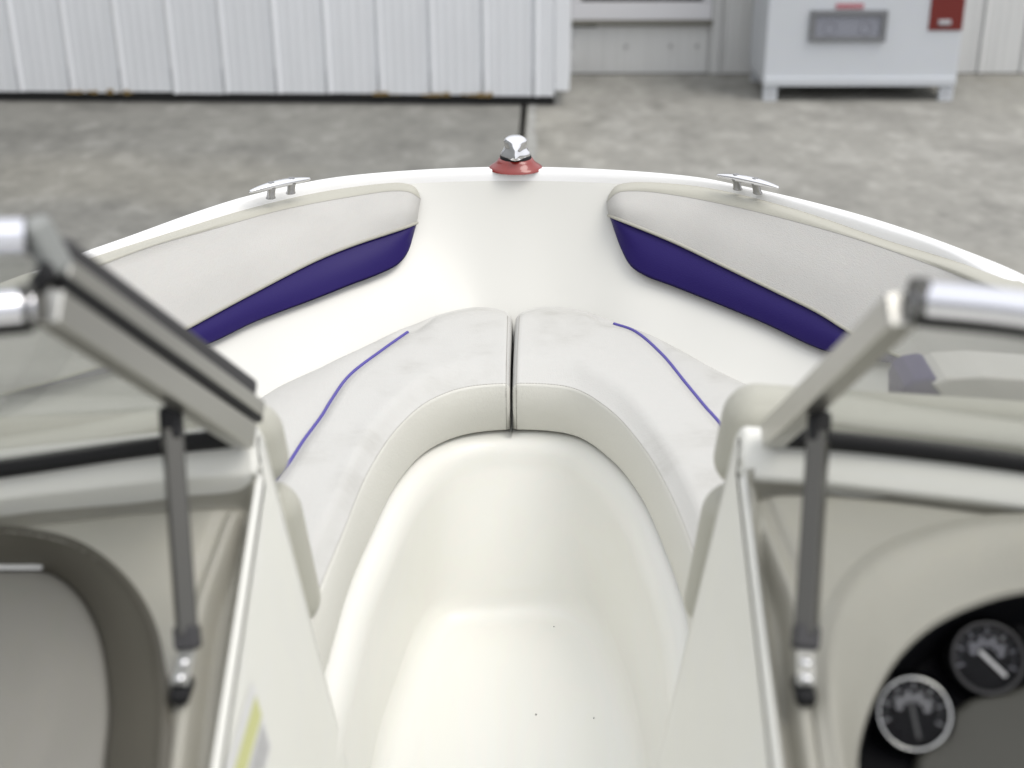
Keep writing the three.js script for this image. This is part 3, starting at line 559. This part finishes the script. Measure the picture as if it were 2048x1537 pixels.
// ---- wind screens
function screen(s, p, name) {
  const g = group('windscreen', boat);
  const b0 = V(s * .352, 1.256, -1.652), b1 = W(...p.base[0], 'z', s < 0 ? -1.634 : -1.638), b2 = W(...p.base[1], 'z', s < 0 ? -1.602 : -1.611), b3 = V(s * 1.0, 1.207, -1.54);
  const top = W(...p.barTop, 'z', -1.25), bot = W(...p.barBot, 'y', 1.262);
  const rail = [W(...p.rail0, 'z', -1.25), W(...p.rail1, 'z', -1.205)]; const dr = rail[1].clone().sub(rail[0]).normalize(); rail.push(rail[1].clone().addScaledVector(dr, .3).add(V(0, -.01, .04)));
  mesh('side_bar', beam(bot, top, .034, .030, V(-s * .75, .4, .55), .003), M.alu, g);
  mesh('top_rail', tube(rail, .0185, 40, 20), M.rail, g);
  mesh('corner_block', new THREE.CylinderGeometry(.0215, .0215, .014, 28).rotateZ(Math.PI / 2).translate(...rail[0].toArray()), std({ color: rgb(.045, .045, .04), roughness: .5 }), g);
  mesh('dark_reflection_tube', tube(rail.map(q => q.clone().add(V(0, -.0125, .004))), .0125, 40, 14), M.rubber, g);  // added dark tube painting the dark reflection along the rail underside
  mesh('base_gasket', tube([bot.clone().add(V(0, -.006, -.004)), b1, b2, b3].map(q => q.clone().add(V(0, .002, 0))), .0125, 80, 12), M.rubber, g);
  const cb = curve3([b0, b1, b2, b3].map(q => q.clone().add(V(0, 0, -.011))));
  const ct = curve3([top, ...rail.slice(1), rail[2].clone().add(dr.clone().multiplyScalar(.25))]);
  mesh('glass', grid(24, 8, (i, j) => { const a = cb.getPointAt(i / 24 * .96 + .01), b = ct.getPointAt(i / 24 * .96 + .01); return a.lerp(b, j / 8); }), M.glass, g);
  return { g, top, bot };
}
const scL = screen(-1, { barTop: [92, 612], barBot: [490, 872], rail0: [58, 613], rail1: [-120, 632], base: [[300, 897], [0, 941]] });
const scR = screen(1, { barTop: [1806, 618], barBot: [1545, 872], rail0: [1838, 600], rail1: [2048, 622], base: [[1700, 888], [2048, 930]] });
{ // centre window, swung open against the left screen
  const g = group('open_window', boat);
  const t = W(124, 535, 'z', -1.30), b = W(517, 818, 'z', -1.672);
  mesh('side_bar', beam(b, t, .02, .018, V(.75, .4, .55), .003), M.alu, g);
  mesh('inner_seal', beam(W(512, 838, 'z', -1.668), W(116, 562, 'z', -1.285), .012, .02, V(.75, .4, .55), .003), M.rubber, g);
  const rt = W(116, 500, 'z', -1.318), rbm = W(502, 783, 'z', -1.69);
  mesh('edge_seal', beam(rbm, rt, .031, .020, V(.75, .4, .55), .0085), M.rubberGrey, g);
  const r0 = W(52, 474, 'z', -1.29), r1 = W(-150, 480, 'z', -1.27);
  mesh('top_rail', tube([r0, r1, r1.clone().lerp(r0, -1)], .0185, 30, 20), M.rail, g);
  const cb = W(92, 470, 'z', -1.30);
  mesh('corner_cap', beam(W(62, 440, 'z', -1.295), W(118, 545, 'z', -1.30), .03, .026, V(.75, .4, .55), .008), std({ color: rgb(.25, .26, .25), roughness: .5 }), g);
  mesh('hinge_block', beam(W(70, 548, 'z', -1.27), W(100, 566, 'z', -1.275), .03, .03, V(0, 1, 0), .008), M.rubber, g);
  const gl = [b, t, r1, V(-.75, 1.30, -1.60)];
  mesh('glass', grid(6, 6, (i, j) => gl[0].clone().lerp(gl[1], j / 6).lerp(gl[3].clone().lerp(gl[2], j / 6), i / 6)), M.glass, g);
}
// ---- support struts from screen frame to dash
function strut(s, sc, top, mid, low, plate, d) {
  const g = group('support_strut', boat);
  const t = sc.bot.clone().lerp(sc.top, .36); const z1 = t.z;
  const pl = onPlane(...plate, d.n, d.p0.clone().add(V(0, .0, 0)));
  const T = W(...top, 'z', z1 + .005), L = W(...low, 'z', pl.z - .012);
  mesh('rod', beam(T.clone().lerp(L, .1), L, .0235, .0215, V(s * -.45, .1, 1), .003), M.rod, g);
  mesh('upper_joint', beam(T, T.clone().lerp(L, .16), .027, .022, V(0, .2, 1), .008), M.rubber, g);
  const ax = T.clone().sub(L).normalize();
  mesh('lower_cap', beam(L.clone().addScaledVector(ax, .012), L.clone().addScaledVector(ax, -.016), .029, .023, V(0, .2, 1), .005), M.rubberGrey, g);
  const e = L.clone().addScaledVector(ax, -.012), f = pl.clone().add(V(0, .004, .03));
  mesh('bracket', beam(e, f, .021, .005, d.n, .002), std({ color: rgb(.30, .30, .28), metalness: .9, roughness: .4 }), g);
  mesh('bracket_foot', beam(f.clone().add(V(0, -.012, -.03)), f.clone().add(V(0, -.014, .012)), .023, .02, d.n, .008), M.rubber, g);
  for (const k of [.45, .85]) { const p = e.clone().lerp(f, k); mesh('screw', new THREE.SphereGeometry(.0068, 16, 10).scale(1, .6, 1).translate(p.x, p.y + .004, p.z + .001), M.chrome, g); }
}
strut(-1, scL, [340, 812], null, [374, 1272], [370, 1345], dL);
strut(1, scR, [1640, 822], null, [1612, 1272], [1603, 1345], dR);

// ---- cleats
function cleat(e0, e1, f0, f1) {
  const g = group('mooring_cleat', boat);
  const a = W(...e0, 'y', 1.2015), b = W(...e1, 'y', 1.2015), p = W(...f0, 'y', 1.171), q = W(...f1, 'y', 1.171);
  const c = a.clone().add(b).multiplyScalar(.5), ax = b.clone().sub(a), L = ax.length(); ax.normalize();
  const side = V(0, 1, 0).cross(ax).normalize();
  const prof = t => { const k = Math.abs(t * 2 - 1); return [.0098 * Math.pow(1 - Math.pow(k, 1.7), .75) + .0024, .0052 * (1 - Math.pow(k, 2.2)) + .0026]; };
  const n = 48, m = 20;
  mesh('horn_bar', weld(grid(n, m, (i, j) => {
    const t = i / n, [w, h] = prof(t), f = j / m * Math.PI * 2, e = (i === 0 || i === n) ? .0 : 1, cs = Math.cos(f), sn = Math.sin(f);
    const sq = x => Math.sign(x) * Math.pow(Math.abs(x), .8);
    return c.clone().addScaledVector(ax, (t - .5) * L).addScaledVector(side, sq(cs) * w * e).add(V(0, sq(sn) * h * e - .004 * Math.pow(Math.abs(t * 2 - 1), 2), 0));
  })), M.chrome, g);
  for (const f of [p, q]) {
    const ht = 1.1985 - f.y, tp = c.clone().addScaledVector(ax, f.clone().sub(c).dot(ax) * .96); tp.y = 1.1985;
    const geo = new THREE.LatheGeometry([[.0105, 0], [.0108, .002], [.0092, .005], [.0088, ht * .5], [.0092, ht * .75], [.0118, ht]].map(([x, y]) => new THREE.Vector2(x, y)), 28);
    const P = geo.attributes.position; for (let i = 0; i < P.count; i++) { const k = P.getY(i) / ht; P.setX(i, P.getX(i) + (tp.x - f.x) * k); P.setZ(i, P.getZ(i) + (tp.z - f.z) * k); }
    geo.computeVertexNormals();
    const po = mesh('post', geo.translate(f.x, f.y, f.z), M.castChrome, g);
    mesh('cap_screw', new THREE.CylinderGeometry(.0068, .0075, .0035, 20).translate(tp.x, 1.2072, tp.z), M.castChrome, g);
  }
}
cleat([497, 381], [621, 354], [541, 397], [581, 387]);
cleat([1433, 347], [1559, 373], [1476, 379], [1516, 387]);

// ---- bow light
{
  const g = group('bow_light', boat), c = W(1031, 341, 'y', 1.171), K = 48;
  c.z -= .028;
  // plan outline: rounded at the bow, drawn to a ridge towards the cockpit
  const plan = (f, a, b, sharp) => { const cs = Math.cos(f), sn = Math.sin(f); const z = sn; const w = Math.pow(clamp(1 - Math.pow(clamp(z), sharp)), .5); return V(Math.sign(cs) * Math.pow(Math.abs(cs), .85) * a * (z > 0 ? lerp(1, .92, z) : 1), 0, z * b); };
  const stack = (rows, sharp) => grid(K, rows.length - 1, (i, j) => { const f = i / K * Math.PI * 2, [y, a, b, dz] = rows[j]; const p = plan(f, a, b, sharp); return p.add(V(c.x, c.y + y, c.z + (dz || 0))); });
  mesh('base', stack([[-.004, .063, .051, 0], [.001, .061, .049, 0], [.004, .056, .045, 0], [.009, .0485, .040, 0], [.015, .0425, .0355, 0], [.021, .039, .033, 0], [.022, .030, .026, 0], [.022, .0, .0, 0]], 2), M.red, g);
  mesh('gasket', stack([[.019, .035, .031, 0], [.020, .0365, .0325, 0], [.0265, .036, .032, 0], [.028, .033, .029, 0]], 2), M.rubber, g);
  const rows = [];
  for (let j = 0; j <= 26; j++) rows.push(j / 26);
  const body = grid(64, 26, (i, j) => {
    const t = j / 26, f = i / 64 * Math.PI * 2, cs = Math.cos(f), sn = Math.sin(f);
    const prof = t < .75 ? lerp(.0345, .027, smooth(t / .75)) : .027 * Math.sqrt(clamp(1 - Math.pow((t - .75) / .25, 2)));
    const y = .027 + .048 * (t < .75 ? t * .93 : .6975 + (t - .75) * 1.21);
    let a = prof, b = prof * .95;
    // side notches over the lamps and a ridge that runs down to the cockpit side
    const notch = Math.exp(-Math.pow((t - .42) / .17, 2)) * Math.pow(Math.abs(cs), 1.5) * .17 * (sn > -.3 ? 1 : .4);
    const ridge = Math.pow(clamp(sn), 10) * .012 * (1 - smooth((t - .5) / .4));
    const flat = Math.pow(clamp(sn), 1.2) * Math.pow(Math.abs(cs), 1.2) * .42 * (1 - t * .8);
    const r = 1 - notch - flat * .6;
    return V(c.x + cs * a * r, c.y + y, c.z + sn * b * r + ridge);
  });
  mesh('housing', weld(body), M.chrome, g);
}
// ---- warning label on the left walkway face
{
  const n = V(-1, -.1525, 0).normalize(), p0 = V(-xPass(1), 1, -1.3).addScaledVector(n, -.0012);
  const q = (a, b) => onPlane(a, b, n, p0);
  const A = W(0, 0, 'z', -5);
  const t0 = q(508, 1365), t1 = q(440, 1640), u0 = q(532, 1540);
  // sheet axes: along the walkway and down the wall
  const ex = V(0, 0, 1), ey = V(.1525, 1, 0).multiplyScalar(-1).normalize(); ey.x = -.0 + .1525 * .98; ey.set(.1508, -.9886, 0); ey.x = .1508;
  const o = q(505, 1362), put = (a, b, l) => o.clone().addScaledVector(ex, a).add(V(b * .1508, -b * .9886, 0).multiplyScalar(1)).addScaledVector(n, -l);
  const quad = (a0, a1, b0, b1, l) => grid(1, 1, (i, j) => put(i ? a1 : a0, j ? b1 : b0, l));
  const g = group('warning_label', boat);
  mesh('sheet', quad(0, .17, 0, .10, 0), std({ color: rgb(.66, .66, .66), roughness: .4 }), g);
  mesh('yellow_band', quad(.004, .166, .018, .05, .0004), std({ color: rgb(.52, .53, .22), roughness: .4 }), g);
  mesh('print_lines', mergeGeometries([0, 1, 2, 3, 4, 5].map(k => quad(.008, .15 - (k % 3) * .012, .058 + k * .0065, .0605 + k * .0065, .0004))), std({ color: rgb(.25, .25, .25), roughness: .6 }), g);
}
{
  const bits = [[975, 1243, .0022], [1072, 1430, .0017], [1188, 1437, .0014], [1108, 1254, .0012], [1041, 1122, .0012], [1085, 1126, .0012], [1130, 1073, .001], [885, 1215, .001]].map(([a, b, r]) => { const p = b > 1240 ? W(a, b, 'y', YF + .001) : W(a, b, 'z', lerp(-2.56, -2.44, (b - 890) / 340) + .006); return new THREE.IcosahedronGeometry(r, 0).translate(p.x, p.y, p.z); });
  const m = mesh('grit', mergeGeometries(bits), std({ color: rgb(.05, .045, .04), roughness: .9 }), scene);
  tag(m, 'scattered dark specks of grit in the cream footwell', 'grit'); m.userData.kind = 'stuff';
}
boat.userData.label = 'white bowrider motorboat seen from its helm towards the bow';
renderer.render(scene, camera);
